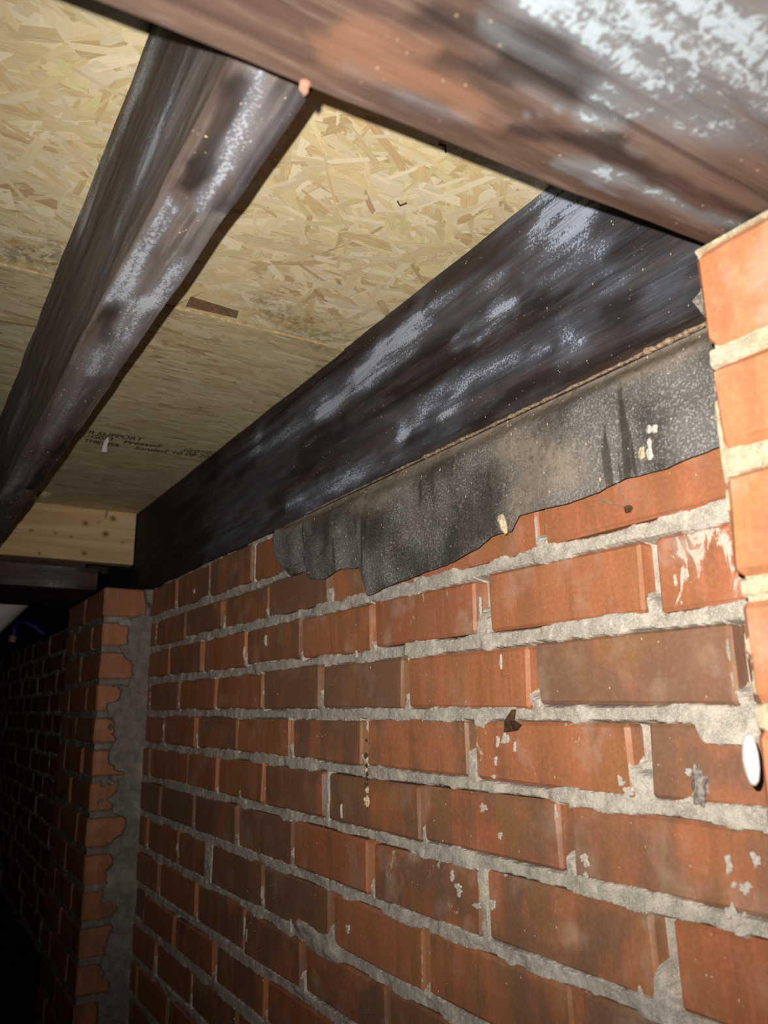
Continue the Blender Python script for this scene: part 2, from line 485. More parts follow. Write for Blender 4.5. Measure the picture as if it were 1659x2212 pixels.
PW = {(-4, 2.717): .06, (1, 1.204): .034, (-3, .831): .036, (-1, .841): .034, (1, .789): .032, (-1, 1.259): .03}     # wider uprights
TONE = {(2, 2.05): (.95, .1), (2, 2.46): (.35, .1), (0, 1.69): (.95, .1), (0, .86): (.75, .25), (0, 2.09): (.7, .1), (1, .6): (.1, .95), (1, 1.0): (.05, .42), (1, 1.41): (.12, .62),
        (0, 1.28): (.05, .1), (-1, 1.05): (.22, .62), (-1, 1.46): (.35, .1), (-1, .6): (.55, .35), (-2, 1.22): (.45, .45), (-2, .8): (.5, .4), (-3, 1.44): (.5, .75), (-3, 1.04): (.5, .55),
        (2, .8): (.0, .05), (2, 1.23): (.1, .1), (-4, 1.22): (.4, .1), (-4, .8): (.75, .5), (1, 1.82): (.2, .45), (2, 1.64): (.3, .1), (-2, 1.65): (.5, .1), (-3, 3.09): (1, .1), (-4, 2.0): (.8, .2)}

PW = {(c, round(x*XS, 4)): v for (c, x), v in PW.items()}
def build_courses(rnd):
    rows = {}
    for c in range(3, -11, -1):
        xs = sorted(PERP[c])
        while xs[0] > X_NEAR+0.1: xs.insert(0, xs[0]-0.412)
        while xs[-1] < X_CORNER-0.30: xs.append(xs[-1]+0.412)
        xs = [x for x in xs if X_NEAR+0.05 < x < X_CORNER-0.06]
        # behind and past the far pier the same bond goes on
        e = 4.50+(0.2 if c % 2 else 0.0)
        ex = []
        while e < X_END: ex.append(e+rnd.uniform(-.012, .012)); e += 0.412
        rows[c] = (xs, ex)
    return rows

rndb = random.Random(3)
ROWS = build_courses(rndb)
wall_rects = []; perps = []
for c, (xs, ex) in ROWS.items():
    z0, z1 = course_z(c)
    edges = [X_NEAR-0.02]+xs+[X_CORNER+0.02]
    for a, b in zip(edges[:-1], edges[1:]):
        ga = PW.get((c, a), .022)/2; gb = PW.get((c, b), .022)/2
        wall_rects.append((c, a+ga, b-gb, z0+rndb.uniform(-.003, .003), z1+rndb.uniform(-.003, .003)))
    for x in xs: perps.append((c, x, PW.get((c, x), .022), FILL.get((c, x), rndb.choice([.1, .2, .3, .45, .3, 1]))))
    for a, b in zip(ex[:-1], ex[1:]):
        wall_rects.append((c, a+.011, b-.011, z0, z1))
    for x in ex: perps.append((c, x, .022, 1))

def mortar_mesh(name, rects, pp, x0, x1, z0, z1, du, dw, y, mat, parent, seed, blobs=(), rowz=None, smear_lo=.36, depth=.030, xfun=None):
    nx = int((x1-x0)/du)+2; nz = int((z1-z0)/dw)+2
    x = np.linspace(x0, x1, nx); z = np.linspace(z0, z1, nz)
    X, Z = np.meshgrid(x, z, indexing='ij')
    sd = np.full(X.shape, 9.0)
    for r in rects:
        (a, b, c, d) = r[-4:]
        i0, i1 = np.searchsorted(x, (a-.08, b+.08)); k0, k1 = np.searchsorted(z, (c-.08, d+.08))
        if i1 <= i0 or k1 <= k0: continue
        xx, zz = X[i0:i1, k0:k1], Z[i0:i1, k0:k1]
        q = np.maximum(np.maximum(a-xx, xx-b), np.maximum(c-zz, zz-d))
        sd[i0:i1, k0:k1] = np.minimum(sd[i0:i1, k0:k1], q)
    n1 = fbm(X*55, Z*55, seed, 4); n2 = fbm(X*9, Z*15, seed+5, 4); n3 = fbm(X*120, Z*120, seed+9, 3); n4 = fbm(X*34, Z*34, seed+13, 3)
    sm = sstep(smear_lo, .66, n2)
    over = -.0030+.0065*sm*(.2+1.6*n4)+.003*(n3-.5)
    if len(blobs): over = over+capfield(blobs, X, Z)
    t = sstep(-over-.005, -over+.0015, sd)
    top = -.0040+.0060*sm+.0018*(n1-.5)+.0014*(n3-.5)
    if len(blobs): top = top+.25*capfield(blobs, X, Z)
    h = -depth+t*(top+depth)
    for (c, px, w, fill) in pp:
        if fill >= 1 or px < x0 or px > x1: continue
        a, b = course_z(c)
        i0, i1 = np.searchsorted(x, (px-w*.62, px+w*.62)); k0, k1 = np.searchsorted(z, (a-.004, b+.004))
        if i1 <= i0 or k1 <= k0: continue
        xx, zz = X[i0:i1, k0:k1], Z[i0:i1, k0:k1]
        f = (zz-a)/(b-a)+(fbm(zz*60+px*7, xx*60, seed+20)-.5)*.22-(xx-px)*5.0      # the wedge leans on one brick
        m_ = sstep(fill-.08, fill+.10, f)*sstep(1.03, .94, (zz-a)/(b-a))
        h[i0:i1, k0:k1] -= m_*.034
    V = np.stack([X, y+h, Z], -1).reshape(-1, 3)
    F = grid_faces(nx, nz)
    hv = h.ravel()
    keep = (hv[F].max(1) > -depth+.0008)
    F = F[keep][:, ::-1]
    used = np.unique(F); remap = np.full(len(V), -1); remap[used] = np.arange(len(used))
    return V[used], remap[F]

def tone_for(c, a, b, rnd):
    mid = (a+b)/2
    for (cc, x), t in TONE.items():
        if cc == c and abs(mid-x) < .13: return t
    return (rnd.random()**1.3*.75, rnd.random()**2*.5)

# --- wall behind: mortar body with its bricks
BLOBS = [(2.02, -.545, 1.86, -.556, .030, .030), (1.93, -.575, 1.83, -.565, .022, .02), (.72, -.035, .66, -.038, .020, .03),
         (1.245, .215, 1.235, .245, .014, .014), (2.66, -.46, 2.64, -.48, .018, .02), (1.24, -.02, 1.22, -.035, .016, .018)]
V1, F1 = mortar_mesh('m', wall_rects, perps, X_NEAR, 1.75, -1.0, .567, .0026, .0026, 0.0, MORTAR, None, 1, BLOBS)
V2, F2 = mortar_mesh('m', wall_rects, perps, 1.75, 3.67, FLOOR-.02, .567, .0036, .0032, 0.0, MORTAR, None, 1, BLOBS)
V3, F3 = mortar_mesh('m', wall_rects, [], 4.35, X_END, FLOOR-.02, .567, .012, .006, 0.0, MORTAR, None, 1)
# solid core behind the faces
core = [(X_NEAR, -.42, FLOOR-.03), (X_END, -.42, FLOOR-.03), (X_END, -.035, FLOOR-.03), (X_NEAR, -.035, FLOOR-.03),
        (X_NEAR, -.42, .568), (X_END, -.42, .568), (X_END, -.035, .568), (X_NEAR, -.035, .568)]
cf = [(0, 3, 2, 1), (4, 5, 6, 7), (0, 1, 5, 4), (1, 2, 6, 5), (2, 3, 7, 6), (3, 0, 4, 7)]
o1, o2, o3 = len(V1), len(V1)+len(V2), len(V1)+len(V2)+len(V3)
VV = np.concatenate([V1, V2, V3, np.array(core)])
FF = np.concatenate([F1, F2+o1, F3+o2, np.array(cf)+o3])
wall = struct(mesh_obj('wall_right', VV, FF, MORTAR, None, origin=(2.0, 0, FLOOR)))
for (c, a, b, z0, z1) in wall_rects:
    t = tone_for(c, a, b, rndb)
    f = rndb.uniform(-.0045, .0045)
    brick(wall, a, b, f-.034 if b > 4.4 else f-.20, f, z0, z1, (t[0], t[1], rndb.random(), 1), rndb)

# --- the two piers that stick out of the wall
PY = 0.21
def pier(name, x0, x1, label, seed, mat, near):
    rnd = random.Random(seed)
    root = empty(name, ((x0+x1)/2, PY/2, FLOOR))
    tag(root, label, 'pier')
    rects = []; pp = []
    for c in range(3, -11, -1):
        z0, z1 = course_z(c)
        L = x1-x0
        cuts = [x0, x0+L/2, x1] if c % 2 else [x0, x0+L*.25, x0+L*.75, x1]
        for i, (a, b) in enumerate(zip(cuts[:-1], cuts[1:])):
            a2 = a+(.011 if i else rnd.uniform(-.004, .004)); b2 = b-(.011 if i < len(cuts)-2 else 0)+(rnd.uniform(-.008, .004) if i == len(cuts)-2 else 0)
            rects.append((c, a2, b2, z0, z1))
            f = rnd.uniform(-.003, .004)
            w = {True: .05, False: .3}[near]
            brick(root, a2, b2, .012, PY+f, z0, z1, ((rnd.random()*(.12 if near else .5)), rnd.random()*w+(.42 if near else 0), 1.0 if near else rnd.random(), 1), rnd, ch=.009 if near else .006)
        for x in cuts[1:-1]: pp.append((c, x, .022, .8))
    d = .003 if near else .005
    Vm, Fm = mortar_mesh('m', rects, pp, x0+.006, x1-.008, FLOOR, .564, d, d, PY-.004, mat, None, seed+3)
    # body of bed mortar, set back from every face
    i_ = .012
    cv = [(x0+i_, .0, FLOOR), (x1-i_, .0, FLOOR), (x1-i_, PY-i_, FLOOR), (x0+i_, PY-i_, FLOOR), (x0+i_, .0, .562), (x1-i_, .0, .562), (x1-i_, PY-i_, .562), (x0+i_, PY-i_, .562)]
    n = len(Vm)
    mesh_obj('mortar', np.concatenate([Vm, np.array(cv)]), np.concatenate([Fm, np.array(cf)+n]), mat, root)
    return root, rects
near_pier, _ = pier('brick_pier', -.302, .520, 'bright orange brick pier at right edge with cream mortar', 21, MORTAR_PIER, True)
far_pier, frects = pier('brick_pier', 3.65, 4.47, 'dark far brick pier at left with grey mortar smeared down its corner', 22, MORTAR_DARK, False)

# grey mortar troweled over the inner corner of the far pier, and its bed joints on that side
def corner_parge():
    y = np.arange(-.012, PY-.002, .0042); z = np.arange(FLOOR, .562, .0042)
    Y, Z = np.meshgrid(y, z, indexing='ij')
    sd = np.full(Y.shape, 9.)
    for c in range(3, -11, -1):
        a, b = course_z(c)
        sd = np.minimum(sd, np.maximum(np.maximum(a-Z, Z-b), -9))
    n2 = fbm(Z*11, Y*11, 31, 4); n1 = fbm(Z*50, Y*50, 35, 4); n3 = fbm(Z*24, Y*24, 41, 3)
    edge = .105+.11*(n2-.5)*2+.035*(n3-.5)*2                  # how far out of the corner the smear reaches
    edge = edge-.11*sstep(.40, .47, Z)                        # the top brick stays bare
    pa = sstep(.006, -.004, Y-edge)
    bedm = sstep(-.006-.006*n3, .002, sd)
    k = np.maximum(pa, bedm)
    top = .006+.012*pa+.010*(n1-.5)+.02*sstep(.05, 0, Y)*pa
    h = -.016+k*(top+.016)
    V = np.stack([3.650-h, Y, Z], -1).reshape(-1, 3)
    F = grid_faces(len(y), len(z)); F = F[(h.ravel()[F].max(1) > -.013)]
    used = np.unique(F); rm = np.full(len(V), -1); rm[used] = np.arange(len(used))
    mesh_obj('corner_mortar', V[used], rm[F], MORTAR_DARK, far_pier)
corner_parge()

# ------------------------------------------------------------------ floor
gx = np.linspace(-1.5, 10, 90); gy = np.linspace(-.02, 5, 50)
GX, GY = np.meshgrid(gx, gy, indexing='ij')
GZ = FLOOR+.05*(fbm(GX*1.3, GY*1.3, 50, 4)-.6)+.02*(fbm(GX*9, GY*9, 55, 3)-.6)
struct(mesh_obj('floor', np.stack([GX, GY, GZ], -1).reshape(-1, 3), grid_faces(len(gx), len(gy)), DIRT, None, origin=(2, 1, FLOOR), smooth=True))

# ------------------------------------------------------------------ strand board subfloor above
OSB_Z = 1.02; SEAM = 1.772
OSB_STAIN = [(1.650, .314, 1.768, .094, .05, .9), (1.721, .866, 1.729, .735, .06, .9), (1.679, .126, 1.733, -.022, .03, .7), (1.616, .825, 1.749, .843, .04, .6)]
slab = [(-.5, -.4, 1.062), (6, -.4, 1.062), (6, 3, 1.062), (-.5, 3, 1.062), (-.5, -.4, 1.075), (6, -.4, 1.075), (6, 3, 1.075), (-.5, 3, 1.075)]
ceiling = struct(mesh_obj('ceiling', slab, cf, OSBCORE, None, origin=(2, 1, 1.062)))
def panel(x0, x1, z, skew):
    v = [(x0+skew*.0, -.3, z), (x1, -.3, z), (x1+skew*3.3, 3, z), (x0+skew*0, 3, z), (x0, -.3, 1.06), (x1, -.3, 1.06), (x1+skew*3.3, 3, 1.06), (x0, 3, 1.06)]
    return mesh_obj('panel', v, cf, OSBCORE, ceiling)
def strands(par, x0, x1, y0, y1, z, n, lenr, widr, ang, seed, pal, slope=0.0):
    rng = np.random.default_rng(seed)
    cx = rng.uniform(x0, x1, n); cy = rng.uniform(y0, y1, n)
    L = rng.uniform(*lenr, n); Wd = rng.uniform(*widr, n)*(.5+rng.random(n))
    th = ang(rng, n)
    zz = z-.0016-rng.random(n)*.0020; tl1 = rng.normal(0, .004, n); tl2 = rng.normal(0, .012, n)
    ca, sa = np.cos(th), np.sin(th)
    shape = np.array([(-.5, -.32), (-.38, -.5), (.42, -.5), (.5, -.1), (.47, .5), (-.44, .45)])
    V = np.zeros((n, 6, 3)); U = np.zeros((n, 6, 2))
    for k in range(6):
        a = shape[k, 0]*L*(1+.12*(rng.random(n)-.5)); b = shape[k, 1]*Wd*(1+.5*(rng.random(n)-.5))
        V[:, k, 0] = cx+a*ca-b*sa; V[:, k, 1] = cy+a*sa+b*ca; V[:, k, 2] = zz+np.minimum(a*tl1+b*tl2, .0012)
        U[:, k, 0] = a*9+rng.random()*0; U[:, k, 1] = b*9
    off = rng.random((n, 1, 2))*50; U = U+off
    lim = SEAM-.0+.018*V[:, :, 1]
    if x1 <= SEAM+.2: V[:, :, 0] = np.minimum(V[:, :, 0], lim)
    else: V[:, :, 0] = np.maximum(V[:, :, 0], lim+.006)
    pal = np.array(pal); ci = rng.choice(len(pal), n, p=pal[:, 3]/pal[:, 3].sum())
    C = pal[ci, :3]*(.86+.28*rng.random((n, 1)))
    C = np.repeat(np.concatenate([np.clip(C, 0, 1), np.ones((n, 1))], 1)[:, None, :], 6, 1).reshape(-1, 4)
    F = (np.arange(n)[:, None]*6+np.array([5, 4, 3, 2, 1, 0])[None, :])
    UV = U[:, ::-1, :].reshape(-1, 2)
    P = V.reshape(-1, 3)
    st = np.clip(capfield(OSB_STAIN, P[:, 0], P[:, 1]), 0, 1)
    o = mesh_obj('strands', P, F, STRAND, par, attrs={'stain': st}, uv=UV, colattr=C)
    o['kind'] = 'stuff'
    return o
PAL_A = [(.80, .66, .40, 5), (.76, .59, .31, 4), (.84, .73, .50, 5), (.67, .48, .23, 2), (.55, .37, .18, .5), (.76, .65, .33, 2)]
PAL_B = [(.64, .53, .32, 4), (.59, .47, .26, 4), (.70, .60, .40, 3), (.46, .33, .17, 1.0), (.32, .21, .13, .12)]
pa = panel(-.5, SEAM, OSB_Z, .018)
pb = mesh_obj('panel', [(SEAM+.004, -.3, OSB_Z-.004), (6, -.3, OSB_Z-.004), (6, 3, OSB_Z-.004), (SEAM+.004+.018*3.3, 3, OSB_Z-.004),
                        (SEAM+.004, -.3, 1.06), (6, -.3, 1.06), (6, 3, 1.06), (SEAM+.004+.018*3.3, 3, 1.06)], cf, OSBCORE, ceiling)
strands(pa, .3, SEAM+.02, -.12, 1.5, OSB_Z, 15000, (.08, .22), (.008, .030), lambda r, n: np.where(r.random(n) < .55, math.pi/2+r.normal(0, .45, n), r.uniform(0, math.pi, n)), 61, PAL_A)
strands(pb, SEAM-.02, 4.3, -.12, 1.5, OSB_Z-.004, 15000, (.06, .18), (.008, .022), lambda r, n: math.pi/2+r.normal(0, .22, n), 62, PAL_B)
dk = mesh_obj('dark_strand', [(1.712, .475, 1.0150), (1.768, .470, 1.0150), (1.760, .335, 1.0150), (1.722, .345, 1.0150)], [(0, 1, 2, 3)], mat_plain('dark_strand_wood', (.24, .15, .085), .7, .3, 150), pa)

# stamped print on the far panel
def stamp(txt, xa, ya, xb, yb, size=.056):
    cu = bpy.data.curves.new('stamp', 'FONT'); cu.body = txt; cu.size = size*S; cu.offset = size*S*.012
    t = bpy.data.objects.new('tmp_stamp', cu); COL.objects.link(t)
    dg = bpy.context.evaluated_depsgraph_get()
    me = bpy.data.meshes.new_from_object(t.evaluated_get(dg)); bpy.data.objects.remove(t)
    co = np.zeros(len(me.vertices)*3); me.vertices.foreach_get('co', co); co = co.reshape(-1, 3)
    lx = (co[:, 0]-co[:, 0].min())/(co[:, 0].max()-co[:, 0].min()); ly = co[:, 1]
    new = np.stack([(xb-xa)*S*lx-ly, (yb-ya)*S*lx, np.full(len(lx), 0.0)], 1)           # reads toward the wall, top toward the viewer, faces down
    me.vertices.foreach_set('co', new.ravel()); me.materials.clear(); me.materials.append(INK); me.update()
    o = bpy.data.objects.new('stamp', me); COL.objects.link(o); o.parent = pb
    o.location = W((xa, ya, OSB_Z-.0092))-ORG[pb.name]
    return o
for a in [('R SUPPORT', 2.849, 0.484, 2.840, 0.292), ('-G0S3', 2.898, 0.479, 2.890, 0.390), ('Pressed:', 2.901, 0.344, 2.877, 0.203), ('10/07/20', 2.880, 0.117, 2.860, -0.002), ('THE USA', 2.954, 0.481, 2.953, 0.349), ('Sanded', 2.947, 0.292, 2.931, 0.171), ('10 08 20', 2.929, 0.145, 2.918, 0.003)]:
    stamp(*a)

# ------------------------------------------------------------------ timber
SILL_MOLD = [(.914, .960, .877, .846, .055, 1.0), (.833, .778, .725, .737, .03, .6), (1.647, .901, 1.402, .939, .045, .95), (1.306, .942, 1.122, .907, .035, .55),
             (1.225, .815, 1.056, .808, .022, 1.0), (1.486, .650, 1.304, .660, .05, .85), (1.917, .874, 1.509, .890, .05, .6), (2.134, .638, 1.629, .619, .04, .6),
             (3.127, .652, 2.352, .649, .06, .35), (.915, .657, .872, .680, .04, .5), (2.451, .920, 1.888, .879, .06, .4), (.709, .646, .654, .660, .04, .4),
             (1.266, .713, 1.039, .686, .03, .5), (1.055, .982, .932, .972, .05, .35), (2.726, .927, 2.368, .911, .06, .3), (.998, .841, .883, .742, .03, .4), (1.242, .573, .959, .576, .02, .3)]
SILL_DARK = [(2.039, .764, 1.830, .773, .05, 1.0), (1.513, .783, 1.298, .760, .03, .8), (1.436, .634, 1.351, .630, .03, 1.0), (.814, .662, .699, .650, .05, 1.0),
             (1.175, .625, .919, .617, .035, .9), (3.898, .910, 2.968, .758, .10, 1.0), (3.598, .647, 2.948, .601, .06, .8), (3.001, 1.005, 2.532, .855, .07, .6), (4.4, .8, 3.7, .8, .3, 1)]
P, Vw, F = grid_box(.15, 4.6, -.11, .0, .572, 1.0185, (.012, .03, .010), .0035, 3)
sill = mesh_obj('sill_beam', Vw, F, SILLW, None, attrs={'mold': np.clip(stain(SILL_MOLD, P[:, 0], P[:, 2], .028), 0, 1.2), 'dark': np.clip(stain(SILL_DARK, P[:, 0], P[:, 2], .03, 3), 0, 1), 'red': 0*P[:, 0]})
tag(sill, 'blackened sill beam with pale blue mold lying along top of brick wall', 'beam')

JB_MOLD = [(.625, .748, .769, .733, .022, 1.0), (.788, .732, .868, .728, .012, .6), (.902, .767, 1.176, .767, .02, 1.0), (1.168, .725, 1.474, .723, .025, .75),
           (1.016, .705, 1.156, .706, .02, .5), (.630, .696, .870, .695, .006, .8), (1.396, .749, 1.977, .734, .02, .4), (2.198, .744, 2.588, .768, .03, .4)]
JB_DARK = [(.652, .757, .781, .752, .02, 1.0), (.632, .701, .880, .691, .022, 1.0), (.789, .750, .841, .755, .014, .9), (1.202, .754, 1.349, .743, .015, .9), (1.847, .704, 2.437, .710, .02, .8)]
JS_MOLD = [(.930, .962, 1.197, .955, .03, .8), (1.280, 1.004, 1.464, .969, .06, .9), (.797, .770, .935, .759, .04, .4), (.935, .759, 1.110, .755, .03, .5),
           (1.871, 1.058, 2.320, 1.048, .07, .5), (1.123, .695, 1.319, .693, .04, .35), (2.092, .831, 2.447, .828, .06, .4)]
JS_DARK = [(.960, .997, 1.066, 1.020, .03, .6), (1.068, .914, 1.340, .855, .025, .5)]
P, Vw, F = grid_box(-.12, 4.7, .688, .780, .662, 1.0185, (.014, .0055, .012), .0035, 9)
side = P[:, 1] > .780-1e-6
mold = np.where(side, stain(JS_MOLD, P[:, 0], P[:, 2], .02), stain(JB_MOLD, P[:, 0], P[:, 1], .008))
dark = np.where(side, stain(JS_DARK, P[:, 0], P[:, 2], .02, 3), stain(JB_DARK, P[:, 0], P[:, 1], .008, 3))
joist = mesh_obj('floor_joist', Vw, F, JOISTW, None, attrs={'mold': np.clip(mold, 0, 1.2), 'dark': np.clip(dark, 0, 1), 'red': 0*mold})
tag(joist, 'brown floor joist with long whitish streaks running under the strand board', 'joist')

NB_MOLD = [(.347, .577, .317, .397, .06, 1.0), (.365, .623, .384, .567, .03, .8), (.335, .504, .285, .405, .06, 1.0), (.396, .495, .381, .448, .02, .7), (.487, .459, .471, .391, .012, .9),
           (.474, .350, .451, .195, .012, 1.0), (.485, .398, .468, .309, .008, .8), (.492, .652, .488, .601, .012, .6), (.491, .732, .492, .663, .012, .35), (.438, .482, .429, .404, .006, .7),
           (.391, .641, .392, .598, .006, .8), (.462, .564, .419, .527, .003, .7), (.358, .409, .339, .319, .04, .6), (.413, .489, .414, .456, .015, .8)]
NB_DARK = [(.414, .695, .384, .567, .02, .9), (.410, .598, .400, .522, .02, 1.0), (.472, .526, .432, .435, .014, .9), (.449, .437, .433, .184, .012, .8), (.393, .511, .388, .425, .02, .6), (.440, .648, .434, .577, .012, .6)]
NB_RED = [(.483, .746, .474, .600, .02, .9), (.450, .728, .438, .654, .015, .8), (.488, .589, .472, .513, .012, .6), (.399, .466, .403, .362, .02, .6)]
girder = empty('girder', (.2, 1.0, .567))
tag(girder, 'near flat brown girder of two timbers resting on bright pier overhead', 'girder')
def swap(L): return [(b, a, d, c, r, q) for (a, b, c, d, r, q) in L]
def timber(root, x0, x1, y0, y1, z0, z1, step, seed, mats, M, D, Rr, shear=0.0, x_sh=None):
    P, Vw, F = grid_box(x0, x1, y0, y1, z0, z1, step, .0022, seed)
    M, D, Rr = swap(M), swap(D), swap(Rr)
    k = (P[:, 0]-x0)/(x1-x0) if x_sh else 0
    Vw = Vw.copy(); Vw[:, 0] += shear*(P[:, 1]-.3)*k
    Q = P.copy(); Q[:, 0] += shear*(P[:, 1]-.3)*k
    return mesh_obj('timber', Vw, F, mats, root, attrs={'mold': np.clip(stain(M, Q[:, 1], Q[:, 0], .010), 0, 1.2), 'dark': np.clip(stain(D, Q[:, 1], Q[:, 0], .008, 3), 0, 1), 'red': np.clip(stain(Rr, Q[:, 1], Q[:, 0], .012, 6), 0, 1)})
timber(girder, .411, .504, .004, 2.4, .5670, .660, (.006, .01, .02), 71, GIRDW, NB_MOLD, NB_DARK, NB_RED, .0533, True)
timber(girder, -.15, .4075, .004, 2.4, .5715, .660, (.010, .010, .03), 75, GIRDW, NB_MOLD, NB_DARK, NB_RED)

fgird = empty('girder', (4.1, 1.2, .564))
tag(fgird, 'dark far girder carried by the shadowed pier below pale pine board', 'girder')
FG_M = [(3.76, .35, 3.76, .6, .05, .5)]
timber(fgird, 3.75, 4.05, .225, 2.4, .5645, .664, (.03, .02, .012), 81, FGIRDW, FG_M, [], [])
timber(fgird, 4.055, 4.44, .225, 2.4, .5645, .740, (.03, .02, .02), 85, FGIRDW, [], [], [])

KN = [(.252, .934, .017), (.120, .974, .020), (.151, .890, .021), (.246, .780, .016), (.063, .855, .009), (.189, .946, .008), (.388, .869, .009), (.316, .858, .009), (.500, .871, .012), (.453, .761, .010)]
P, Vw, F = grid_box(4.00, 4.076, .004, .684, .742, 1.013, (.05, .006, .006), .0008, 91)
kn = np.zeros(len(P))
for (y, z, r) in KN:
    d = np.sqrt((P[:, 1]-y)**2+((P[:, 2]-z)*1.1)**2)
    kn = np.maximum(kn, np.exp(-(d/r)**2)*1.0)
board = mesh_obj('blocking_board', Vw, F, PINE, None, attrs={'knot': kn})
tag(board, 'pale new pine board with knots set on edge above the far girder', 'board')

# ------------------------------------------------------------------ roofing felt hanging from under the sill
FB = [(2.139, .52), (2.135, .473), (2.079, .427), (2.023, .393), (1.969, .398), (1.924, .371), (1.827, .353), (1.78, .359), (1.725, .365), (1.624, .352), (1.609, .32), (1.587, .278), (1.464, .29),
      (1.353, .300), (1.245, .308), (1.175, .320), (1.131, .339), (1.07, .338), (1.048, .363), (.992, .360), (.917, .354), (.843, .356), (.784, .368), (.713, .363), (.663, .367), (.628, .370), (.512, .374)]
FB = [(x*XS, z) for x, z in FB]
FELT_DUST = [(1.062, .501, .901, .408, .05, .9), (.967, .427, 1.033, .382, .05, .8), (1.651, .520, 1.518, .500, .03, .7), (1.454, .553, 1.377, .554, .04, .5), (.771, .549, .656, .540, .03, .9)]
def felt_y(x, v, z):
    rip = np.sin(x*21+1.2)*.5+np.sin(x*47+.3)*.3+np.sin(x*9)*.6
    out = .030*sstep(0, .22, v)+.006*np.sin(v*3.1)
    return .004+out+.010*rip*sstep(.05, .9, v)*.8+.002*(fbm(x*40, z*40, 77, 3)-.5)
def build_felt():
    fx = np.array([p[0] for p in FB])[::-1]; fz = np.array([p[1] for p in FB])[::-1]
    xs = np.arange(.518, 2.157, .0045); zb = np.interp(xs, fx, fz)+.006*(fbm(xs*28, xs*0, 78, 4)-.5)
    vs = np.linspace(0, 1, 56)
    X, Vv = np.meshgrid(xs, vs, indexing='ij')
    ztop = .571
    Z = ztop+(zb[:, None]-ztop)*Vv
    Y = felt_y(X, Vv, Z)
    A = np.stack([X, Y, Z], -1).reshape(-1, 3); B = A-np.array([0, .0045, 0])
    nu, nv = len(xs), len(vs)
    F = grid_faces(nu, nv); n = len(A)
    G = [F, F[:, ::-1]+n]
    i = np.arange(nu-1)
    lo = i*nv+nv-1; G.append(np.stack([lo, lo+n, lo+nv+n, lo+nv], 1)[:, ::-1])
    k = np.arange(nv-1)
    for st, fl in ((0, 1), ((nu-1)*nv, 0)):
        q = np.stack([st+k, st+k+1, st+k+1+n, st+k+n], 1); G.append(q if fl else q[:, ::-1])
    VA = np.concatenate([A, B]); FA = np.concatenate(G)
    v2 = np.concatenate([Vv.ravel(), Vv.ravel()])
    hang = .571-VA[:, 2]
    dust = np.clip(capfield(FELT_DUST, VA[:, 0], VA[:, 2])*.8+1.1*np.exp(-(hang/.030)**2)+.14, 0, 1)
    return VA, FA[:, ::-1], dust
VA, FA, dust = build_felt()
felt = mesh_obj('roofing_felt', VA, FA, FELT, None, attrs={'dust': dust}, smooth=True)
tag(felt, 'torn strip of black roofing felt hanging over bricks under the sill beam', 'felt')
# crumbly dust lying in the crease under the sill
def dust_ridge():
    xs = np.arange(.515, 2.0, .006); V = []; F = []
    n = 7
    for i, x in enumerate(xs):
        r = .0038*(.15+1.5*float(fbm(np.array([x*45]), np.array([0.3]), 88, 3)[0]))*(1.0 if x < 1.5 else .6)
        if x < .75: r *= 1.7
        for k in range(n):
            a = 2*math.pi*k/n; q = r*(.75+.5*random.random())
            V.append((x, .008+r*.4+q*math.cos(a), .5745+q*.8*math.sin(a)))
    for i in range(len(xs)-1):
        for k in range(n): F.append((i*n+k, (i+1)*n+k, (i+1)*n+(k+1) % n, i*n+(k+1) % n))
    return V, F
v, f = dust_ridge()
mesh_obj('dust_ridge', v, f, DUSTM, felt)
def scatter(name, pts, parent, mat, r0, r1, seed, flat='y'):
    rnd = random.Random(seed); V = []; F = []
    for p in pts:
        r = rnd.uniform(r0, r1); e = (r*rnd.uniform(.6, 1.2), r*.5, r*rnd.uniform(.7, 2.0)) if flat == 'y' else (r*rnd.uniform(.6, 1.8), r*rnd.uniform(.6, 1.8), r*.6)
        o = len(V)
        for d in ((1, 0, 0), (0, 1, 0), (-1, 0, 0), (0, -1, 0), (0, 0, 1), (0, 0, -1)):
            q = rnd.uniform(.7, 1.3)
            V.append((p[0]+d[0]*e[0]*q, p[1]+d[1]*e[1]*q, p[2]+d[2]*e[2]*q))
        for k in range(4):
            F.append((o+k, o+(k+1) % 4, o+4)); F.append((o+(k+1) % 4, o+k, o+5))
    o = mesh_obj(name, V, F, mat, parent); o['kind'] = 'stuff'
    return o
rs = random.Random(5); pts = []
fxv = np.array([p[0] for p in FB])[::-1]; fzv = np.array([p[1] for p in FB])[::-1]
for i in range(170):
    x = rs.uniform(.53, 2.05); zb = float(np.interp(x, fxv, fzv)); v_ = rs.random()**1.4
    z = .571+(zb-.571)*v_
    pts.append((x, float(felt_y(np.array([x]), np.array([v_]), np.array([z]))[0])+.0005, z))
scatter('grit', pts, felt, CRUMB, .0007, .0021, 6)
pts = [(rs.uniform(.55, 2.2), .001, rs.uniform(.6, 1.0)) for i in range(170)]
scatter('grit', pts, sill, CRUMB, .0006, .0017, 7)
pts = [(rs.uniform(.6, 2.4), .0035, rs.uniform(-.75, .38)) for i in range(330)]
scatter('grit', pts, wall, CRUMB, .0006, .0018, 8)
pts = [(rs.uniform(.5, 3.0), rs.uniform(.69, .775), .660) for i in range(60)]
scatter('grit', pts, joist, CRUMB, .0006, .0016, 9, 'z')

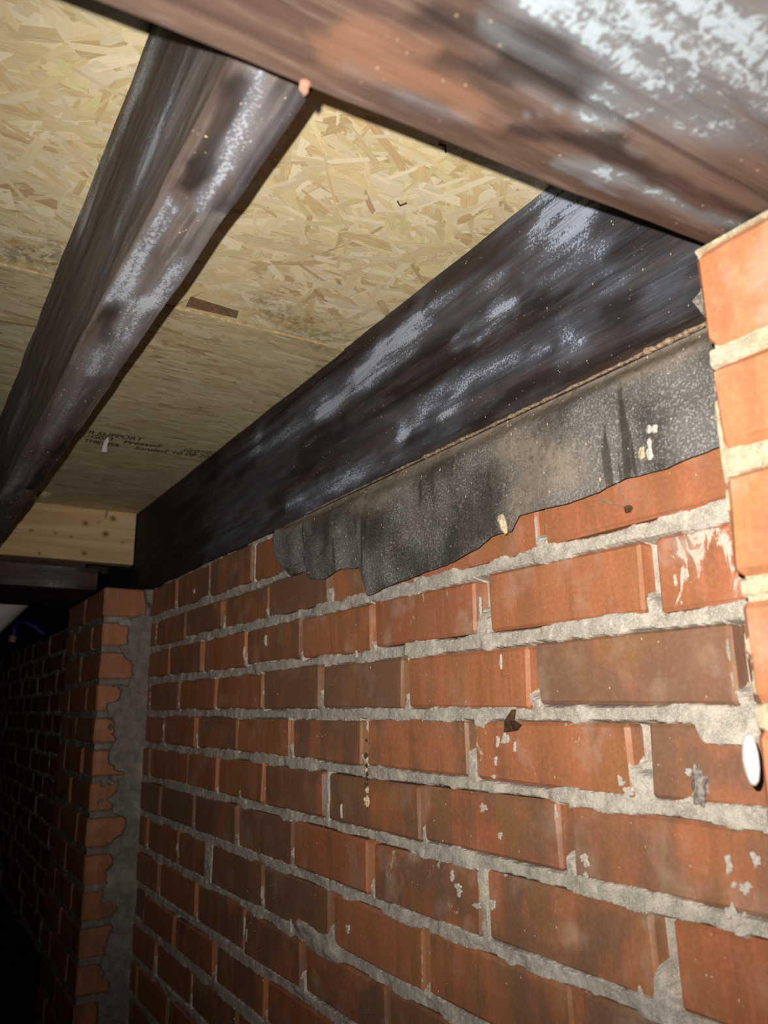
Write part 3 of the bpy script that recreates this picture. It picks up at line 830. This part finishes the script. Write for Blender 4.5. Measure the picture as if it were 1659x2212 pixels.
# ------------------------------------------------------------------ lime splashes on the bricks
def splash(x, z, rx, rz, seed, mat=LIME, parent=None, y=.004, t=.0007):
    x *= XS; rx *= .72; rz *= .78
    rnd = random.Random(seed); n = 30; V = [(x, y+t, z)]; F = []
    ph = [rnd.uniform(0, 6.28) for _ in range(3)]
    for k in range(n):
        a = 2*math.pi*k/n
        q = 1+.30*math.sin(2*a+ph[0])+.25*math.sin(3*a+ph[1])+.22*math.sin(6*a+ph[2])+rnd.uniform(-.34, .24)
        V.append((x+rx*q*math.cos(a)*.72, y+t*.7, z+rz*q*math.sin(a)*.72))
    for k in range(n):
        a = 2*math.pi*k/n
        V.append((V[1+k][0]*1.0+rx*.10*math.cos(a), y-.004, V[1+k][2]+rz*.10*math.sin(a)))
    for k in range(n):
        F.append((0, 1+(k+1) % n, 1+k)); F.append((1+k, 1+(k+1) % n, 1+n+(k+1) % n, 1+n+k))
    return mesh_obj('mortar_splash', V, F, mat, parent or wall)
SPL = [(.969, -.232, .012, .016), (.969, -.255, .006, .006), (.705, -.200, .008, .016), (.664, -.188, .008, .014), (.684, -.226, .013, .012), (.700, -.224, .006, .006), (.708, -.263, .013, .020), (.690, -.259, .004, .005),
       (1.221, -.176, .016, .013), (1.177, -.220, .010, .010), (1.150, -.046, .014, .016), (1.171, -.052, .006, .012), (1.180, -.087, .004, .012), (1.188, -.117, .006, .006), (1.124, -.062, .004, .012),
       (.877, -.402, .005, .012), (.740, .196, .004, .010), (1.781, -.236, .006, .022), (1.749, -.498, .010, .014), (2.986, .476, .012, .010), (2.442, -.251, .016, .016), (2.40, -.270, .010, .010),
       (2.271, .224, .016, .020), (.757, -.122, .020, .008), (.772, -.131, .012, .006), (.742, -.112, .014, .006), (.752, -.082, .010, .008), (.868, -.120, .014, .016), (.880, -.105, .008, .010), (1.150, .095, .004, .016), (1.204, .21, .005, .02),
       (1.31, -.335, .016, .014), (1.255, -.355, .014, .010), (1.33, -.315, .010, .012), (1.21, -.345, .012, .016), (1.028, -.165, .004, .022), (2.06, -.56, .008, .02), (2.38, -.62, .006, .03), (2.36, -.64, .004, .02), (1.70, .145, .004, .012)]
for i, (x, z, rx, rz) in enumerate(SPL): splash(x, z, rx, rz, 200+i)

# ------------------------------------------------------------------ small loose things
def thing(name, V, F, mat, label, cat, group=None, smooth=False):
    return tag(mesh_obj(name, V, F, mat, None, smooth=smooth), label, cat, group)
# brown chip stuck in the joint
c = (1.134, .010, -.019)
V = [(c[0]-.020, c[1], c[2]-.016), (c[0]+.012, c[1]+.004, c[2]-.012), (c[0]+.030, c[1]+.010, c[2]-.002), (c[0]+.002, c[1]+.002, c[2]+.006), (c[0]+.006, c[1], c[2]+.026), (c[0]-.014, c[1]+.002, c[2]+.006)]
V = V+[(p[0], p[1]-.012, p[2]) for p in V]
V = [(2*c[0]-p[0], p[1], p[2]) for p in V]
F = [(0, 1, 2, 3, 4, 5), (6, 11, 10, 9, 8, 7)]+[(i, i+6, (i+1) % 6+6, (i+1) % 6) for i in range(6)]
thing('bark_chip', V, F, BARK, 'dark brown jagged chip stuck on mortar joint in middle of wall', 'chip')
# thread with crumbs hanging in front of the bricks
st = empty('dirt_strand', (1.645, .020, -.205))
tag(st, 'short hanging cobweb thread strung with dirt crumbs in front of brick wall', 'strand')
v, f = tube([(1.645, .004, -.060), (1.646, .014, -.10), (1.645, .018, -.15), (1.644, .020, -.202)], .0009, 5)
mesh_obj('thread', v, f, WEB, st)
for i, (z, r) in enumerate([(-.062, .003), (-.098, .006), (-.108, .005), (-.120, .004), (-.130, .006), (-.138, .004), (-.150, .004), (-.166, .007), (-.174, .006), (-.200, .010)]):
    v, f = lump((1.645+.003*math.sin(i*2.1), .018, z), (r*.8, r*.7, r*1.2), 300+i)
    mesh_obj('crumb', v, f, CRUMB if i in (2, 4, 8, 9) else BARK, st)
# cocoon on the lower edge of the felt
ck = empty('cocoon', (1.079, .05, .330)); tag(ck, 'small tan cocoon clinging to lower edge of roofing felt', 'cocoon')
v, f = tube([(1.082, .048, .366), (1.079, .050, .352), (1.076, .050, .338), (1.072, .049, .328)], [.004, .008, .007, .003], 8); mesh_obj('husk', v, f, CRUMB, ck)
v, f = tube([(1.092, .046, .366), (1.086, .050, .356), (1.079, .052, .350)], [.003, .006, .004], 7); mesh_obj('husk', v, f, LIME, ck)
# pale chips stuck to the felt by the near pier
for i, (x, z, rx, rz, lab) in enumerate([(.737, .430, .007, .009, 'upper pale chip of cluster stuck on roofing felt near bright pier'), (.727, .4275, .009, .008, 'upper grey chip beside pale chip stuck on roofing felt'),
                                         (.741, .408, .005, .012, 'slanting narrow pale chip in middle of cluster on felt'), (.758, .398, .009, .013, 'largest cream chip left in cluster stuck on felt'),
                                         (.744, .392, .009, .013, 'lowest grey chip of cluster stuck on roofing felt')]):
    yv = float(felt_y(np.array([x]), np.array([(.571-z)/(.571-.366)]), np.array([z]))[0])
    v, f = lump((x, yv+.002, z), (rx*.75, .003, rz*.75), 320+i, 5, 7, .3)
    thing('paint_chip', v, f, LIME if i != 3 else CRUMB, lab, 'chip', 'pale chips on the felt')
# grey lump on a brick, oval white blob on the pier edge
v, f = lump((.739, .008, -.100), (.013, .010, .026), 340, 8, 10, .35)
thing('mortar_lump', v, f, GREYLUMP, 'rough grey mortar lump stuck on brick beside the near pier', 'lump')
v, f = lump((.521, PY+.001, -.045), (.0095, .005, .026), 341, 10, 12, .05)
thing('spider_egg_sac', v, f, WHITEP, 'smooth white oval blob on edge of near bright pier', 'blob', smooth=True)
# cobweb tuft on the brick below the felt
wb = empty('cobweb', (.82, .006, .318)); tag(wb, 'dark cobweb threads with knot on orange brick below felt', 'cobweb')
for p in ([(.818, .030, .368), (.822, .012, .345), (.819, .006, .328)], [(.870, .020, .352), (.845, .009, .338), (.819, .006, .326)]):
    v, f = tube(p, .0010, 5); mesh_obj('thread', v, f, WEB, wb)
v, f = lump((.818, .007, .324), (.007, .005, .006), 350); mesh_obj('knot', v, f, BARK, wb)
# crusted dirt flap where the sill meets the near pier
V = []; F = []
for i in range(7):
    z = .570+.012*i
    w_ = [.012, .022, .030, .030, .022, .014, .006][i]
    V += [(.61-.02, .02+.012*math.sin(i), z), (.61+w_*.9+.004*math.sin(i*3), .03+.006*math.cos(i*2), z)]
    if i: F.append((2*i-2, 2*i-1, 2*i+1, 2*i))
k = len(V); V += [(p[0], p[1]-.008, p[2]) for p in V]; F += [tuple(q+k for q in ff[::-1]) for ff in F]
for a, b in [(2*i, 2*i+2) for i in range(6)]: F.append((a, b, b+k, a+k))
for a, b in [(2*i+1, 2*i+3) for i in range(6)]: F.append((b, a, a+k, b+k))
F.append((0, k, k+1, 1)); F.append((12, 13, k+13, k+12))
thing('dirt_crust', V, F, GREYLUMP, 'grey crust of dirt in gap between sill beam and bright pier', 'crust')
# clay crumb caught under the joist where it crosses the near girder
v, f = lump((.527, .744, .568), (.005, .005, .010), 360, 7, 9, .4)
thing('clay_crumb', v, f, CLAYBIT, 'pink clay crumb caught between joist and near girder', 'crumb')
# things poking out of the strand board
sp = empty('wood_splinter', (2.87, .42, .975)); tag(sp, 'tiny bright white splinter poking down from printed strand board', 'splinter')
V = [(2.868, .428, .955), (2.868, .408, .955), (2.868, .410, .985), (2.868, .404, 1.000), (2.868, .410, 1.016), (2.868, .420, .998), (2.868, .424, .980)]
V = V+[(p[0]+.010, p[1], p[2]) for p in V]
F = [tuple(range(7)), tuple(range(13, 6, -1))]+[(i, i+7, (i+1) % 7+7, (i+1) % 7) for i in range(7)]
mesh_obj('shard', V, F, WHITEP, sp)
def nail(x, y, z, L, lean, label):
    r = empty('nail', (x, y, z-L)); tag(r, label, 'nail', 'nails through the subfloor')
    v, f = tube([(x, y, z), (x+lean[0]*.7, y+lean[1]*.7, z-L*.8)], .0045, 8); mesh_obj('shank', v, f, STEEL, r)
    v, f = tube([(x+lean[0]*.7, y+lean[1]*.7, z-L*.8), (x+lean[0], y+lean[1], z-L)], [.0045, .0008], 8); mesh_obj('point', v, f, STEEL, r)
nail(3.975, .155, 1.014, .055, (-.01, .012), 'bent nail tip poking through panel just above pine board')
v, f = lump((3.80, .487, 1.006), (.020, .026, .012), 370, 6, 9, .5)
thing('splinter_tuft', v, f, CRUMB, 'small tuft of torn splinters under panel beside the joist', 'splinter')
v, f = tube([(.957, .262, 1.014), (.950, .252, 1.010), (.965, .240, 1.013)], .0022, 5)
thing('dark_splinter', v, f, BARK, 'short dark splinter on strand board by shadow of near girder', 'splinter')
v, f = tube([(1.135, .236, 1.016), (1.140, .226, 1.012), (1.130, .216, 1.016)], .0020, 5)
thing('dark_splinter', v, f, BARK, 'short dark splinter in middle of bright strand board', 'splinter')

# ------------------------------------------------------------------ plumbing beyond the far girder
pp_ = empty('waste_pipe', (5.2, .60, .30)); tag(pp_, 'white plastic waste pipe slanting down behind the dark far girder', 'pipe')
v, f = tube([(5.2, .237, .90), (5.2, .51, .573), (5.2, .80, .226)], .095, 28); mesh_obj('pipe', v, f, PVC, pp_)
v, f = tube([(5.2, .550, .525), (5.2, .62, .441)], .107, 28); mesh_obj('coupling', v, f, PVC, pp_)
bt = empty('water_tube', (6.0, .35, .20)); tag(bt, 'blue water tube sagging in the dark below white pipe', 'tube')
v, f = tube([(6.0, .10, .55), (6.0, .16, .60), (6.0, .23, .635), (6.0, .285, .625), (6.0, .296, .58), (6.0, .298, .53)], .016, 10); mesh_obj('hose', v, f, BLUE, bt)
v, f = tube([(6.0, .298, .53), (6.0, .304, .49)], .026, 10); mesh_obj('fitting', v, f, STEEL, bt)
